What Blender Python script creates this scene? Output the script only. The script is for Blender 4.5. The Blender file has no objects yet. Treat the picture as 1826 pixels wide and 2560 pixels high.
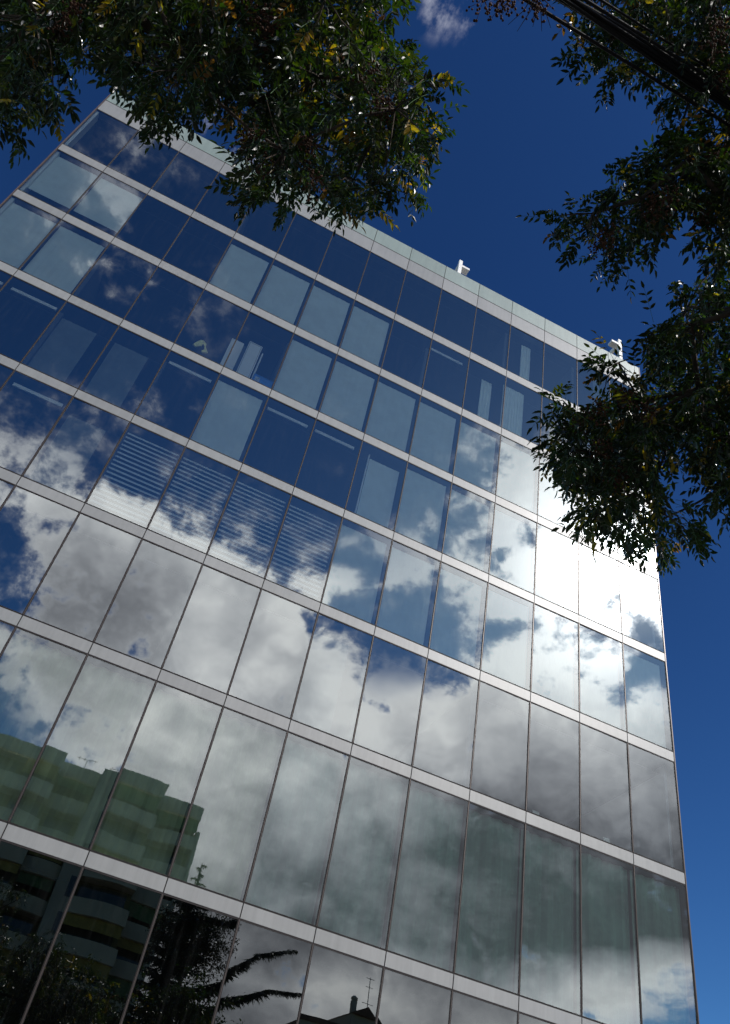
import bpy, bmesh, math, random
import numpy as np
from mathutils import Vector, Matrix, Euler

random.seed(7); rng = np.random.default_rng(7)
scene = bpy.context.scene
COL = scene.collection
PI = math.pi

# ------------------------------------------------------------------ camera
F_PX = 2129.96                                   # focal length in pixels of the 1826 x 2560 frame
M = np.array([[0.892311, -0.419735, 0.166144], [0.403781, 0.57755, -0.709505], [0.201847, 0.700185, 0.684835]])
CAM = np.array([7.86881, -16.28413, 1.59864])
cd = bpy.data.cameras.new('camera'); cam = bpy.data.objects.new('camera', cd); COL.objects.link(cam)
cd.sensor_fit = 'VERTICAL'; cd.sensor_height = 24.0; cd.lens = F_PX / 2560 * 24.0
cd.clip_start = 0.05; cd.clip_end = 5000
mw = Matrix.Identity(4)
for r in range(3):
    mw[r][0], mw[r][1], mw[r][2], mw[r][3] = M[0, r], -M[1, r], -M[2, r], CAM[r]
cam.matrix_world = mw
scene.camera = cam

def ray(x, y):
    "direction of the sight line through a point of the photo (measured on a 1624 x 2277 view of it)"
    k = 1826 / 1624
    w = M.T @ np.array([(x * k - 913) / F_PX, (y * k - 1280) / F_PX, 1.0])
    return w / np.linalg.norm(w)

# ------------------------------------------------------------------ sun, sky, exposure
SUN = ray(1394, 1268) * np.array([1, -1, 1])      # where the facade mirrors the sun from
SUN_EL = math.asin(SUN[2]); SUN_AZ = math.atan2(SUN[0], SUN[1])
ld = bpy.data.lights.new('sun', 'SUN'); ld.energy = 3.6; ld.angle = math.radians(0.53); ld.color = (1.0, 0.955, 0.90)
sun = bpy.data.objects.new('sun', ld); COL.objects.link(sun)
sun.location = (20, -30, 45)
sun.rotation_euler = Vector(-SUN).to_track_quat('-Z', 'Y').to_euler()
scene.view_settings.view_transform = 'Standard'; scene.view_settings.look = 'None'
scene.view_settings.exposure = 0.0; scene.view_settings.gamma = 1.0; scene.view_settings.use_curve_mapping = False
scene.cycles.caustics_reflective = False; scene.cycles.caustics_refractive = False
scene.cycles.max_bounces = 10; scene.cycles.transparent_max_bounces = 16
scene.cycles.sample_clamp_indirect = 6.0
scene.cycles.use_denoising = True

class NT:
    "small helper to write node trees"
    def __init__(s, nt): s.nt = nt; nt.nodes.clear()
    def n(s, t, **kw):
        nd = s.nt.nodes.new(t)
        for k, v in kw.items(): setattr(nd, k, v)
        return nd
    def link(s, a, b): s.nt.links.new(a, b)
    def put(s, sock, v):
        if hasattr(v, 'is_linked'): s.link(v, sock)
        else: sock.default_value = v
    def math(s, op, a, b=None, c=None, clamp=False):
        nd = s.n('ShaderNodeMath', operation=op); nd.use_clamp = clamp
        s.put(nd.inputs[0], a)
        if b is not None: s.put(nd.inputs[1], b)
        if c is not None: s.put(nd.inputs[2], c)
        return nd.outputs[0]
    def vmath(s, op, a, b=None, c=None):
        nd = s.n('ShaderNodeVectorMath', operation=op)
        s.put(nd.inputs[0], a)
        if b is not None: s.put(nd.inputs[1], b)
        if c is not None: s.put(nd.inputs[2], c)
        return nd.outputs['Value'] if op in ('DOT_PRODUCT', 'LENGTH', 'DISTANCE') else nd.outputs['Vector']
    def smooth(s, v, lo, hi, a=0.0, b=1.0):
        nd = s.n('ShaderNodeMapRange', interpolation_type='SMOOTHSTEP')
        s.put(nd.inputs[0], v); nd.inputs[1].default_value = lo; nd.inputs[2].default_value = hi
        nd.inputs[3].default_value = a; nd.inputs[4].default_value = b
        return nd.outputs[0]
    def lin(s, v, lo, hi, a=0.0, b=1.0):
        nd = s.n('ShaderNodeMapRange'); s.put(nd.inputs[0], v); nd.inputs[1].default_value = lo
        nd.inputs[2].default_value = hi; nd.inputs[3].default_value = a; nd.inputs[4].default_value = b
        return nd.outputs[0]
    def noise(s, vec, scale, detail=2, rough=0.5, dist=0.0, color=False):
        nd = s.n('ShaderNodeTexNoise'); s.put(nd.inputs['Vector'], vec)
        nd.inputs['Scale'].default_value = scale; nd.inputs['Detail'].default_value = detail
        nd.inputs['Roughness'].default_value = rough; nd.inputs['Distortion'].default_value = dist
        return nd.outputs['Color'] if color else nd.outputs[0]
    def mix(s, fac, a, b):
        nd = s.n('ShaderNodeMix', data_type='RGBA')
        s.put(nd.inputs[0], fac); s.put(nd.inputs[6], a); s.put(nd.inputs[7], b)
        return nd.outputs[2]

# cloud chart: rows run from high to low in the southern sky, columns from east to west;
# one digit each for how thick the cover is and how bright the cloud is there
COVER = """000000000000000
013410000000000
024320000000000
144210000000000
136420000000000
112331000000000
111111000000000
233331221100000
441211111465540
476432112578994
299863224556899
289998644556589
588888811555542
368999922777411
147999978988862
146999999999999
248999999999999
569999999999999
899999999999999
999999999999999
999999999989654
999999999876421""".split()
BRIGHT = """444444444444444
333333333333333
333333333333333
455333333333333
455333333333333
555555555555555
555555555555555
555555555555555
666666666778887
777788766788888
644788778777888
622367888777788
522467899878877
533577888888766
556776788777667
555675677634455
555554542112222
443443221000111
333332111000000
222332111000000
333322994257777
444422885468888""".split()

world = bpy.data.worlds.new('World'); scene.world = world; world.use_nodes = True
w = NT(world.node_tree)
tc = w.n('ShaderNodeTexCoord').outputs['Generated']
D = w.vmath('NORMALIZE', tc)
sky = w.n('ShaderNodeTexSky', sky_type='NISHITA'); sky.sun_disc = False
sky.sun_elevation = SUN_EL; sky.sun_rotation = SUN_AZ
sky.altitude = 300; sky.air_density = 1.0; sky.dust_density = 0.25; sky.ozone_density = 2.2
SKY_STRENGTH = 0.085
# position of a direction on the cloud chart (a flat chart of the southern sky)
K = F_PX * 1624 / 1826
rows = [tuple(float(v) for v in (M[i, 0], -M[i, 1], M[i, 2])) for i in range(3)]
ca = w.vmath('DOT_PRODUCT', D, rows[0]); cb = w.vmath('DOT_PRODUCT', D, rows[1]); cc = w.vmath('DOT_PRODUCT', D, rows[2])
ccm = w.math('MAXIMUM', cc, 0.2)
U = w.math('MULTIPLY_ADD', w.math('DIVIDE', ca, ccm), K / 1624, 0.5)
V = w.math('MULTIPLY_ADD', w.math('DIVIDE', cb, ccm), K / 100, (1138.5 - 200) / 100)
warp = w.noise(D, 11.0, 3, 0.6, 0.0, True)
wv = w.vmath('SUBTRACT', warp, (0.5, 0.5, 0.5))
wsep = w.n('ShaderNodeSeparateXYZ'); w.link(wv, wsep.inputs[0])
U = w.math('MULTIPLY_ADD', wsep.outputs[0], 0.05, U)
V = w.math('MULTIPLY_ADD', wsep.outputs[1], 0.8, V)
V = w.math('MINIMUM', w.math('MAXIMUM', V, 0.0), 21.0)
acc = (0.0, 0.0, 0.0)
for i, (cr, br) in enumerate(zip(COVER, BRIGHT)):
    rp = w.n('ShaderNodeValToRGB'); el = rp.color_ramp.elements; rp.color_ramp.interpolation = 'B_SPLINE'
    while len(el) < 15: el.new(0.5)
    for j in range(15):
        el[j].position = j / 14
    for j in range(15):
        el[j].color = (int(cr[j]) / 9, int(br[j]) / 9, 0, 1)
    w.link(U, rp.inputs[0])
    wt = w.math('SUBTRACT', 1.0, w.math('ABSOLUTE', w.math('SUBTRACT', V, float(i))), clamp=True)
    acc = w.vmath('MULTIPLY_ADD', rp.outputs[0], wt, acc)
sp = w.n('ShaderNodeSeparateXYZ'); w.link(acc, sp.inputs[0])
south = w.smooth(cc, 0.25, 0.40)
HEAP0 = 1.2
fb = w.noise(D, 9.0, 9, 0.62)
fine = w.noise(D, 36.0, 5, 0.64)
toward = tuple(float(v) * 0.020 for v in (SUN[0], SUN[1], SUN[2] + 0.9))
def heaps(vec):
    "rounded heaps, as cumulus has them"
    rg = w.n('ShaderNodeTexNoise', noise_type='RIDGED_MULTIFRACTAL', normalize=False)
    w.link(vec, rg.inputs['Vector']); rg.inputs['Scale'].default_value = 10.0; rg.inputs['Detail'].default_value = 5.0
    rg.inputs['Roughness'].default_value = 0.55; rg.inputs['Offset'].default_value = 1.0; rg.inputs['Gain'].default_value = 1.2
    return w.math('MULTIPLY', rg.outputs[0], -1.0)
Dw = w.vmath('MULTIPLY_ADD', wv, (0.06, 0.06, 0.06), D)
pf = heaps(Dw); relief = w.math('SUBTRACT', pf, heaps(w.vmath('ADD', Dw, toward)))
cov = w.math('MULTIPLY_ADD', w.math('SUBTRACT', fb, 0.5), 1.3, sp.outputs[0])
cov = w.math('MULTIPLY_ADD', w.math('ADD', pf, HEAP0), 0.22, cov)
cov = w.math('MULTIPLY_ADD', w.math('SUBTRACT', fine, 0.5), 0.80, cov)
a_s = w.math('MULTIPLY_ADD', w.smooth(cov, 0.42, 0.70), 0.68, w.math('MULTIPLY', w.smooth(cov, 0.26, 0.66), 0.32))
a_s = w.math('MULTIPLY', a_s, w.smooth(sp.outputs[0], 0.12, 0.72, 0.06, 1.0))
a_s = w.math('MULTIPLY', a_s, w.math('MULTIPLY', south, w.smooth(w.vmath('DOT_PRODUCT', D, (0.0, -1.0, 0.0)), 0.0, 0.12)))
# a thin wisp or two high in the northern sky
for (x, y, rad, am) in ((985, 8, 0.020, 0.22), (1060, 12, 0.022, 0.25), (530, 275, 0.035, 0.35)):
    v0 = ray(x, y)
    g = w.smooth(w.vmath('DISTANCE', D, tuple(float(t) for t in v0)), 0.0, rad * 2.2, 1.0, 0.0)
    g = w.math('MULTIPLY', g, w.smooth(w.math('MULTIPLY_ADD', fine, 0.45, w.noise(w.vmath('MULTIPLY', D, (1.0, 0.45, 0.6)), 26.0, 6, 0.6)), 0.70, 1.0))
    a_s = w.math('MAXIMUM', a_s, w.math('MULTIPLY', g, am))
calm = w.lin(sp.outputs[1], 0.0, 0.8, 0.35, 1.0)          # heavy cloud shows less texture
br = w.math('MULTIPLY_ADD', w.math('SUBTRACT', fb, 0.5), w.math('MULTIPLY', calm, 0.85), sp.outputs[1])
br = w.math('MULTIPLY_ADD', w.math('MULTIPLY', relief, calm), 0.24, br)
br = w.math('MULTIPLY_ADD', w.math('SUBTRACT', fine, 0.5), 0.35, br)
br = w.math('ADD', br, w.smooth(cov, 0.50, 0.85, 0.30, 0.0))
rad = w.lin(w.math('MAXIMUM', br, -0.05), 0.0, 1.0, 0.28, 2.4)
ang = w.vmath('DISTANCE', D, tuple(float(t) for t in SUN))
glow = w.math('MULTIPLY', w.math('POWER', w.lin(ang, 0.0, 0.5, 1.0, 0.0), 11.0), 30.0)
rad = w.math('ADD', rad, glow)
cloudcol = w.mix(w.math('MINIMUM', br, 1.0), (0.82, 0.85, 1.0, 1), (0.97, 0.965, 1.0, 1))
ccl = w.vmath('SCALE', cloudcol, None); w.link(rad, ccl.node.inputs['Scale'])
skyc = w.n('ShaderNodeHueSaturation'); skyc.inputs['Saturation'].default_value = 1.12; skyc.inputs['Hue'].default_value = 0.505
w.link(sky.outputs[0], skyc.inputs['Color'])
skys = w.vmath('SCALE', skyc.outputs[0], None); skys.node.inputs['Scale'].default_value = SKY_STRENGTH
skyg = w.n('ShaderNodeGamma'); skyg.inputs['Gamma'].default_value = 1.6; w.link(skys, skyg.inputs['Color'])   # deep clear autumn blue
skys = w.vmath('MULTIPLY', skyg.outputs[0], (1.75, 2.25, 2.15))
aur = w.vmath('SCALE', (1.0, 0.97, 0.92), None)
w.link(w.smooth(ang, 0.01, 0.10, 0.9, 0.0), aur.node.inputs['Scale'])
skys = w.vmath('ADD', skys, aur)
fin = w.mix(a_s, skys, ccl)
bg = w.n('ShaderNodeBackground'); bg.inputs['Strength'].default_value = 1.0
w.link(fin, bg.inputs['Color'])
wo = w.n('ShaderNodeOutputWorld'); w.link(bg.outputs[0], wo.inputs[0])

# ------------------------------------------------------------------ materials
def mat(name, color, rough=0.6, metal=0.0, spec=0.5, var=0.0, vscale=3.0, bump=0.0, coat=0.0):
    m = bpy.data.materials.new(name); m.use_nodes = True
    t = NT(m.node_tree); p = t.n('ShaderNodeBsdfPrincipled'); o = t.n('ShaderNodeOutputMaterial')
    t.link(p.outputs[0], o.inputs[0])
    p.inputs['Roughness'].default_value = rough; p.inputs['Metallic'].default_value = metal
    p.inputs['Specular IOR Level'].default_value = spec
    p.inputs['Coat Weight'].default_value = coat; p.inputs['Coat Roughness'].default_value = 0.02
    c = (*color, 1.0)
    if var or bump:
        oc = t.n('ShaderNodeTexCoord').outputs['Object']
        nz = t.noise(oc, vscale, 6, 0.6)
        dk = tuple(v * (1 - var) for v in color) + (1,); lt = tuple(min(1, v * (1 + var)) for v in color) + (1,)
        t.link(t.mix(t.smooth(nz, 0.3, 0.7), dk, lt), p.inputs['Base Color'])
        if bump:
            b = t.n('ShaderNodeBump'); b.inputs['Strength'].default_value = 0.6; b.inputs['Distance'].default_value = bump
            t.link(t.noise(oc, vscale * 6, 5, 0.6), b.inputs['Height']); t.link(b.outputs[0], p.inputs['Normal'])
    else:
        p.inputs['Base Color'].default_value = c
    return m

def glass_mat(name, tint, refl, wav=0.00035, dirt=1.0, rough=0.0):
    "coated solar glass: part mirror, part tinted see-through, faintly wavy and dusty"
    m = bpy.data.materials.new(name); m.use_nodes = True
    t = NT(m.node_tree); o = t.n('ShaderNodeOutputMaterial')
    oc = t.n('ShaderNodeTexCoord').outputs['Object']
    oi = t.n('ShaderNodeObjectInfo')
    off = t.vmath('ADD', oc, t.vmath('SCALE', (37.0, 11.0, 53.0), None)); 
    sc = off.node.inputs[1].links[0].from_node; t.link(oi.outputs['Random'], sc.inputs['Scale'])
    b = t.n('ShaderNodeBump'); b.inputs['Strength'].default_value = 1.0; b.inputs['Distance'].default_value = wav
    st = t.vmath('MULTIPLY', off, (1.3, 1.0, 0.8))
    h = t.math('ADD', t.noise(st, 1.1, 1, 0.4), t.math('MULTIPLY', t.noise(st, 4.0, 1, 0.4), 0.12))
    t.link(h, b.inputs['Height'])
    gl = t.n('ShaderNodeBsdfGlossy'); gl.inputs['Roughness'].default_value = rough
    gl.inputs['Color'].default_value = (0.93, 0.98, 0.95, 1)
    t.link(b.outputs[0], gl.inputs['Normal'])
    tr = t.n('ShaderNodeBsdfTransparent'); tr.inputs['Color'].default_value = (*tint, 1)
    fr = t.n('ShaderNodeFresnel'); fr.inputs['IOR'].default_value = 1.5
    fac = t.math('MULTIPLY_ADD', fr.outputs[0], 1 - refl, refl)
    mx = t.n('ShaderNodeMixShader'); t.link(fac, mx.inputs[0]); t.link(tr.outputs[0], mx.inputs[1]); t.link(gl.outputs[0], mx.inputs[2])
    # thin film of dust, a little thicker in rain runs
    df = t.n('ShaderNodeBsdfDiffuse'); df.inputs['Color'].default_value = (0.55, 0.56, 0.55, 1)
    run = t.noise(t.vmath('MULTIPLY', off, (9.0, 1.0, 0.6)), 1.5, 5, 0.65)
    spk = t.noise(off, 42.0, 3, 0.6)
    dm = t.math('ADD', t.smooth(run, 0.45, 0.85, 0.001, 0.012), t.smooth(spk, 0.80, 0.86, 0.0, 0.05))
    mx2 = t.n('ShaderNodeMixShader'); t.link(t.math('MULTIPLY', dm, dirt), mx2.inputs[0])
    t.link(mx.outputs[0], mx2.inputs[1]); t.link(df.outputs[0], mx2.inputs[2])
    t.link(mx2.outputs[0], o.inputs[0])
    return m

def panel_mat(name, color):
    "back-painted glass with faint rain streaks and a tone of its own from one panel to the next"
    m = mat(name, color, 0.4, coat=0.28); t = NT.__new__(NT); t.nt = m.node_tree
    p = next(n for n in m.node_tree.nodes if n.type == 'BSDF_PRINCIPLED')
    oc = t.n('ShaderNodeTexCoord').outputs['Object']
    streak = t.noise(t.vmath('MULTIPLY', oc, (7.0, 1.0, 0.5)), 1.0, 6, 0.65)
    blot = t.noise(oc, 0.9, 4, 0.6)
    fl = t.vmath('FLOOR', t.vmath('MULTIPLY', oc, (1 / 1.5, 0.0, 0.31)))
    wn = t.n('ShaderNodeTexWhiteNoise'); t.link(fl, wn.inputs['Vector'])
    k = t.math('ADD', t.lin(streak, 0.3, 0.75, 0.86, 1.06), t.lin(blot, 0.3, 0.7, -0.05, 0.05))
    k = t.math('ADD', k, t.lin(wn.outputs['Value'], 0.0, 1.0, -0.07, 0.07))
    c = t.vmath('SCALE', color, None); t.link(k, c.node.inputs['Scale']); t.link(c, p.inputs['Base Color'])
    return m
MT = {}
MT['glass'] = glass_mat('blue_glass', (0.88, 0.98, 0.96), 0.215)
MT['glass_low'] = glass_mat('green_glass', (0.64, 0.84, 0.79), 0.17, 0.0009, 1.0, 0.010)
MT['glass_dark'] = glass_mat('dark_glass', (0.14, 0.18, 0.20), 0.10, 0.0003)
MT['panel'] = panel_mat('white_backed_glass', (0.265, 0.267, 0.262))
MT['parapet'] = panel_mat('pale_green_glass', (0.235, 0.29, 0.265))
MT['gasket'] = mat('dark_gasket', (0.022, 0.018, 0.018), 0.7, spec=0.25, var=0.2, vscale=5)
MT['cap'] = mat('bronze_cap', (0.075, 0.060, 0.054), 0.35, metal=0.3, var=0.15, vscale=4)
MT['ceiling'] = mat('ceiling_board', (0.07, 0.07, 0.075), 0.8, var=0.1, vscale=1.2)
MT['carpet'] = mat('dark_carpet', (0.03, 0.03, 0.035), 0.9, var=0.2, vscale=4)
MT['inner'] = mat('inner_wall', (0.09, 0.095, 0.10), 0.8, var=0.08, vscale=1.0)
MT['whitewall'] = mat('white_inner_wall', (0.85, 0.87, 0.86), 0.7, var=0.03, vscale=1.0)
MT['concrete'] = mat('concrete', (0.30, 0.295, 0.28), 0.85, var=0.15, vscale=1.5, bump=0.004)
MT['brown'] = mat('brown_trim', (0.075, 0.05, 0.045), 0.6, var=0.2, vscale=3)
MT['blind'] = mat('blind_fabric', (0.74, 0.83, 0.80), 0.85, var=0.05, vscale=2.5)
MT['slat'] = mat('slat_metal', (0.72, 0.75, 0.76), 0.6, var=0.05)
MT['curtain_pale'] = mat('pale_green_curtain', (0.70, 0.58, 0.40), 0.9, var=0.2, vscale=0.8)
MT['curtain'] = mat('grey_green_curtain', (0.36, 0.46, 0.41), 0.9, var=0.25, vscale=0.8)
MT['sheer'] = mat('dark_screen', (0.15, 0.18, 0.18), 0.9, var=0.1, vscale=2)
MT['white'] = mat('white_paint', (0.80, 0.79, 0.76), 0.45, var=0.05, vscale=3)
MT['steel'] = mat('galvanised_steel', (0.45, 0.43, 0.40), 0.5, metal=0.5, var=0.1)
MT['bark'] = mat('bark', (0.055, 0.040, 0.030), 0.9, var=0.45, vscale=9, bump=0.01)
MT['seed'] = mat('brown_seeds', (0.055, 0.022, 0.010), 0.7, spec=0.2, var=0.4, vscale=15)
MT['rubber'] = mat('black_rubber', (0.008, 0.008, 0.009), 0.6, spec=0.25, var=0.2, vscale=8)
MT['asphalt'] = mat('asphalt', (0.05, 0.05, 0.052), 0.9, var=0.25, vscale=2, bump=0.004)
MT['paving'] = mat('paving', (0.27, 0.26, 0.24), 0.85, var=0.2, vscale=1.5, bump=0.003)
MT['earth'] = mat('dry_ground', (0.14, 0.13, 0.10), 0.95, var=0.3, vscale=0.3)
MT['paint'] = mat('road_paint', (0.75, 0.75, 0.72), 0.7, var=0.1, vscale=4)
MT['render'] = mat('cream_render', (0.58, 0.55, 0.43), 0.85, var=0.08, vscale=0.6)
MT['render2'] = mat('grey_render', (0.46, 0.45, 0.38), 0.85, var=0.10, vscale=0.5)
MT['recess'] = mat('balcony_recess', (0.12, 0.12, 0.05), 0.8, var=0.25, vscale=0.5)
MT['awn_g'] = mat('green_awning', (0.10, 0.20, 0.09), 0.8, var=0.2, vscale=2)
MT['awn_y'] = mat('ochre_awning', (0.34, 0.27, 0.07), 0.8, var=0.2, vscale=2)
MT['winglass'] = mat('house_glass', (0.04, 0.06, 0.06), 0.08, spec=0.7)
MT['tile'] = mat('roof_tile', (0.17, 0.10, 0.07), 0.85, var=0.3, vscale=1.5)
MT['paper'] = mat('paper', (0.80, 0.82, 0.80), 0.8)
MT['yellow'] = mat('pale_yellow_cloth', (0.90, 0.82, 0.32), 0.85, var=0.2, vscale=12)
MT['cabinet'] = mat('white_laminate', (0.82, 0.84, 0.85), 0.5, var=0.03)
MT['cabinet_dark'] = mat('cabinet_shadow_gap', (0.05, 0.07, 0.10), 0.7)
MT['bluebox'] = mat('blue_plastic', (0.03, 0.20, 0.65), 0.4, var=0.15, vscale=8)
MT['bluebox2'] = mat('printed_lid', (0.40, 0.45, 0.55), 0.5, var=0.5, vscale=9)

def leaf_mat(name, gloss=0.10, trans=0.45):
    m = bpy.data.materials.new(name); m.use_nodes = True
    t = NT(m.node_tree); o = t.n('ShaderNodeOutputMaterial')
    at = t.n('ShaderNodeAttribute', attribute_name='leafcol')
    df = t.n('ShaderNodeBsdfDiffuse'); t.link(at.outputs['Color'], df.inputs['Color'])
    tl = t.n('ShaderNodeBsdfTranslucent')
    tcol = t.vmath('MULTIPLY', at.outputs['Color'], (2.5, 2.9, 0.5)); t.link(tcol, tl.inputs['Color'])
    mx = t.n('ShaderNodeMixShader'); mx.inputs[0].default_value = trans
    t.link(df.outputs[0], mx.inputs[1]); t.link(tl.outputs[0], mx.inputs[2])
    gl = t.n('ShaderNodeBsdfGlossy'); gl.inputs['Roughness'].default_value = 0.38
    fr = t.n('ShaderNodeFresnel'); fr.inputs['IOR'].default_value = 1.45
    fac = t.math('MULTIPLY_ADD', fr.outputs[0], 0.30, gloss * 0.2)
    mx2 = t.n('ShaderNodeMixShader'); t.link(fac, mx2.inputs[0]); t.link(mx.outputs[0], mx2.inputs[1]); t.link(gl.outputs[0], mx2.inputs[2])
    t.link(mx2.outputs[0], o.inputs[0])
    return m
MT['leaf'] = leaf_mat('leaf'); MT['needle'] = leaf_mat('needle', 0.03, 0.1)

# ------------------------------------------------------------------ mesh helpers
class MB:
    "collects shapes and links them as ONE mesh object"
    def __init__(s): s.v = []; s.f = []; s.m = []
    def box(s, x0, x1, y0, y1, z0, z1, mi=0):
        b = len(s.v)
        s.v += [(x0, y0, z0), (x1, y0, z0), (x1, y1, z0), (x0, y1, z0), (x0, y0, z1), (x1, y0, z1), (x1, y1, z1), (x0, y1, z1)]
        for q in ((0, 3, 2, 1), (4, 5, 6, 7), (0, 1, 5, 4), (1, 2, 6, 5), (2, 3, 7, 6), (3, 0, 4, 7)):
            s.f.append(tuple(b + i for i in q)); s.m.append(mi)
        return s
    def poly(s, pts, mi=0):
        b = len(s.v); s.v += [tuple(p) for p in pts]; s.f.append(tuple(range(b, b + len(pts)))); s.m.append(mi); return s
    def prism(s, pts, vec, mi=0):
        "a flat outline given depth along vec"
        vec = np.array(vec, float); n = len(pts); b = len(s.v)
        s.v += [tuple(p) for p in pts] + [tuple(np.array(p) + vec) for p in pts]
        s.f.append(tuple(range(b, b + n))); s.f.append(tuple(range(b + 2 * n - 1, b + n - 1, -1))); s.m += [mi, mi]
        for i in range(n):
            j = (i + 1) % n; s.f.append((b + i, b + j, b + n + j, b + n + i)); s.m.append(mi)
        return s
    def tube(s, pts, radii, n=6, mi=0):
        pts = [np.array(p, float) for p in pts]
        if not hasattr(radii, '__len__'): radii = [radii] * len(pts)
        b = len(s.v); up = None
        for i, p in enumerate(pts):
            d = pts[min(i + 1, len(pts) - 1)] - pts[max(i - 1, 0)]; d = d / (np.linalg.norm(d) + 1e-9)
            if up is None:
                up = np.cross(d, [0.31, 0.17, 0.93]); up /= np.linalg.norm(up) + 1e-9
            up = up - d * (up @ d); up /= np.linalg.norm(up) + 1e-9
            sd = np.cross(d, up)
            for k in range(n):
                a = 2 * PI * k / n
                s.v.append(tuple(p + radii[i] * (math.cos(a) * up + math.sin(a) * sd)))
        for i in range(len(pts) - 1):
            for k in range(n):
                k2 = (k + 1) % n
                s.f.append((b + i * n + k, b + i * n + k2, b + (i + 1) * n + k2, b + (i + 1) * n + k)); s.m.append(mi)
        s.f.append(tuple(b + k for k in reversed(range(n)))); s.m.append(mi)
        s.f.append(tuple(b + (len(pts) - 1) * n + k for k in range(n))); s.m.append(mi)
        return s
    def build(s, name, mats, parent=None, smooth=False):
        me = bpy.data.meshes.new(name); me.from_pydata(s.v, [], s.f)
        for m in (mats if isinstance(mats, (list, tuple)) else [mats]): me.materials.append(MT[m])
        me.polygons.foreach_set('material_index', s.m)
        if smooth: me.polygons.foreach_set('use_smooth', [True] * len(s.f))
        me.update()
        o = bpy.data.objects.new(name, me); COL.objects.link(o)
        if parent is not None: attach(o, parent)
        return o
def attach(o, parent):
    o.parent = parent
    if parent.type == 'EMPTY': o.matrix_parent_inverse = Matrix.Translation(-parent.location)   # shapes are written in world coordinates
def tag(o, label=None, cat=None, group=None, kind=None):
    for k, v in (('label', label), ('category', cat), ('group', group), ('kind', kind)):
        if v: o[k] = v
    return o
def empty(name, loc, label, cat, group=None):
    o = bpy.data.objects.new(name, None); COL.objects.link(o); o.location = loc; o.empty_display_size = 0.3
    return tag(o, label, cat, group)

# ------------------------------------------------------------------ ground and street
tag(MB().poly([(-400, -400, 0), (400, -400, 0), (400, 400, 0), (-400, 400, 0)]).build('ground', 'earth'), kind='structure')
tag(MB().poly([(-200, -13.2, 0.004), (200, -13.2, 0.004), (200, -4.6, 0.004), (-200, -4.6, 0.004)]).build('road', 'asphalt'), kind='structure')
tag(MB().box(-200, 200, -4.6, 0.4, -0.2, 0.13).build('pavement', 'paving'), kind='structure')
tag(MB().box(-200, 200, -19.5, -13.2, -0.2, 0.13).build('pavement', 'paving'), kind='structure')
rp = MB()
for i in range(-30, 30):
    rp.poly([(i * 6, -8.96, 0.008), (i * 6 + 3, -8.96, 0.008), (i * 6 + 3, -8.84, 0.008), (i * 6, -8.84, 0.008)])
tag(rp.build('road_marking', 'paint'), kind='structure')

# ------------------------------------------------------------------ the glass office building
BAY = 1.5; NB = 15; XR = BAY * NB
BT = [26.939, 23.727, 20.495, 17.315, 14.091, 10.844, 6.945, 2.95]     # top edge of each white band
BB = [26.531, 23.342, 20.150, 17.000, 13.778, 10.538, 6.640, 2.60]     # bottom edge
P0, P1, P2 = 31.498, 30.619, 29.818                                    # parapet: top, joint, bottom
office = empty('office_building', (XR / 2, 6, 0), 'glass office block with white floor bands, mirroring the clouds, right across the street', 'building')
HJ = 0.024                                                             # half a vertical joint
def band(name, z0, z1, m):
    b = MB()
    for j in range(NB):
        x0, x1 = j * BAY + 0.011, (j + 1) * BAY - 0.011
        b.box(x0, x1, -0.0, 0.05, z0 + 0.02, z1 - 0.02, 0)
        if j: b.box(j * BAY - 0.011, j * BAY + 0.011, 0.012, 0.05, z0 + 0.02, z1 - 0.02, 1)
    b.box(0, XR, 0.006, 0.05, z0, z0 + 0.02, 1); b.box(0, XR, 0.006, 0.05, z1 - 0.02, z1, 1)
    return b.build(name, [m, 'gasket'], office)
for zb, zt in zip(BB, BT): band('floor_band', zb, zt, 'panel')
band('parapet_panel', P1, P0, 'parapet'); band('parapet_panel', P2, P1 - 0.002, 'panel')
MB().box(0, XR, 0.052, 0.30, P2, P0 - 0.06).build('parapet_wall', 'concrete', office)
MB().box(0, XR, 0.302, 14, P2 + 0.1, P2 + 0.4).build('roof', 'concrete', office)
for zb, zt in zip([P2] + BB, [P2 + 0.08] + BT):
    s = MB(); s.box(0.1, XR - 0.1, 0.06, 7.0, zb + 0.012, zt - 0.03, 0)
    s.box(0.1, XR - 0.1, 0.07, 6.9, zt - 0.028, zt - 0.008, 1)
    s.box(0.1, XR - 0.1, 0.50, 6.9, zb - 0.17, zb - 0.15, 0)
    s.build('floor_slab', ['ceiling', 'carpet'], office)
MB().box(0.1, XR - 0.1, 7.0, 7.2, 0, P2).build('back_wall', 'inner', office)
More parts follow.
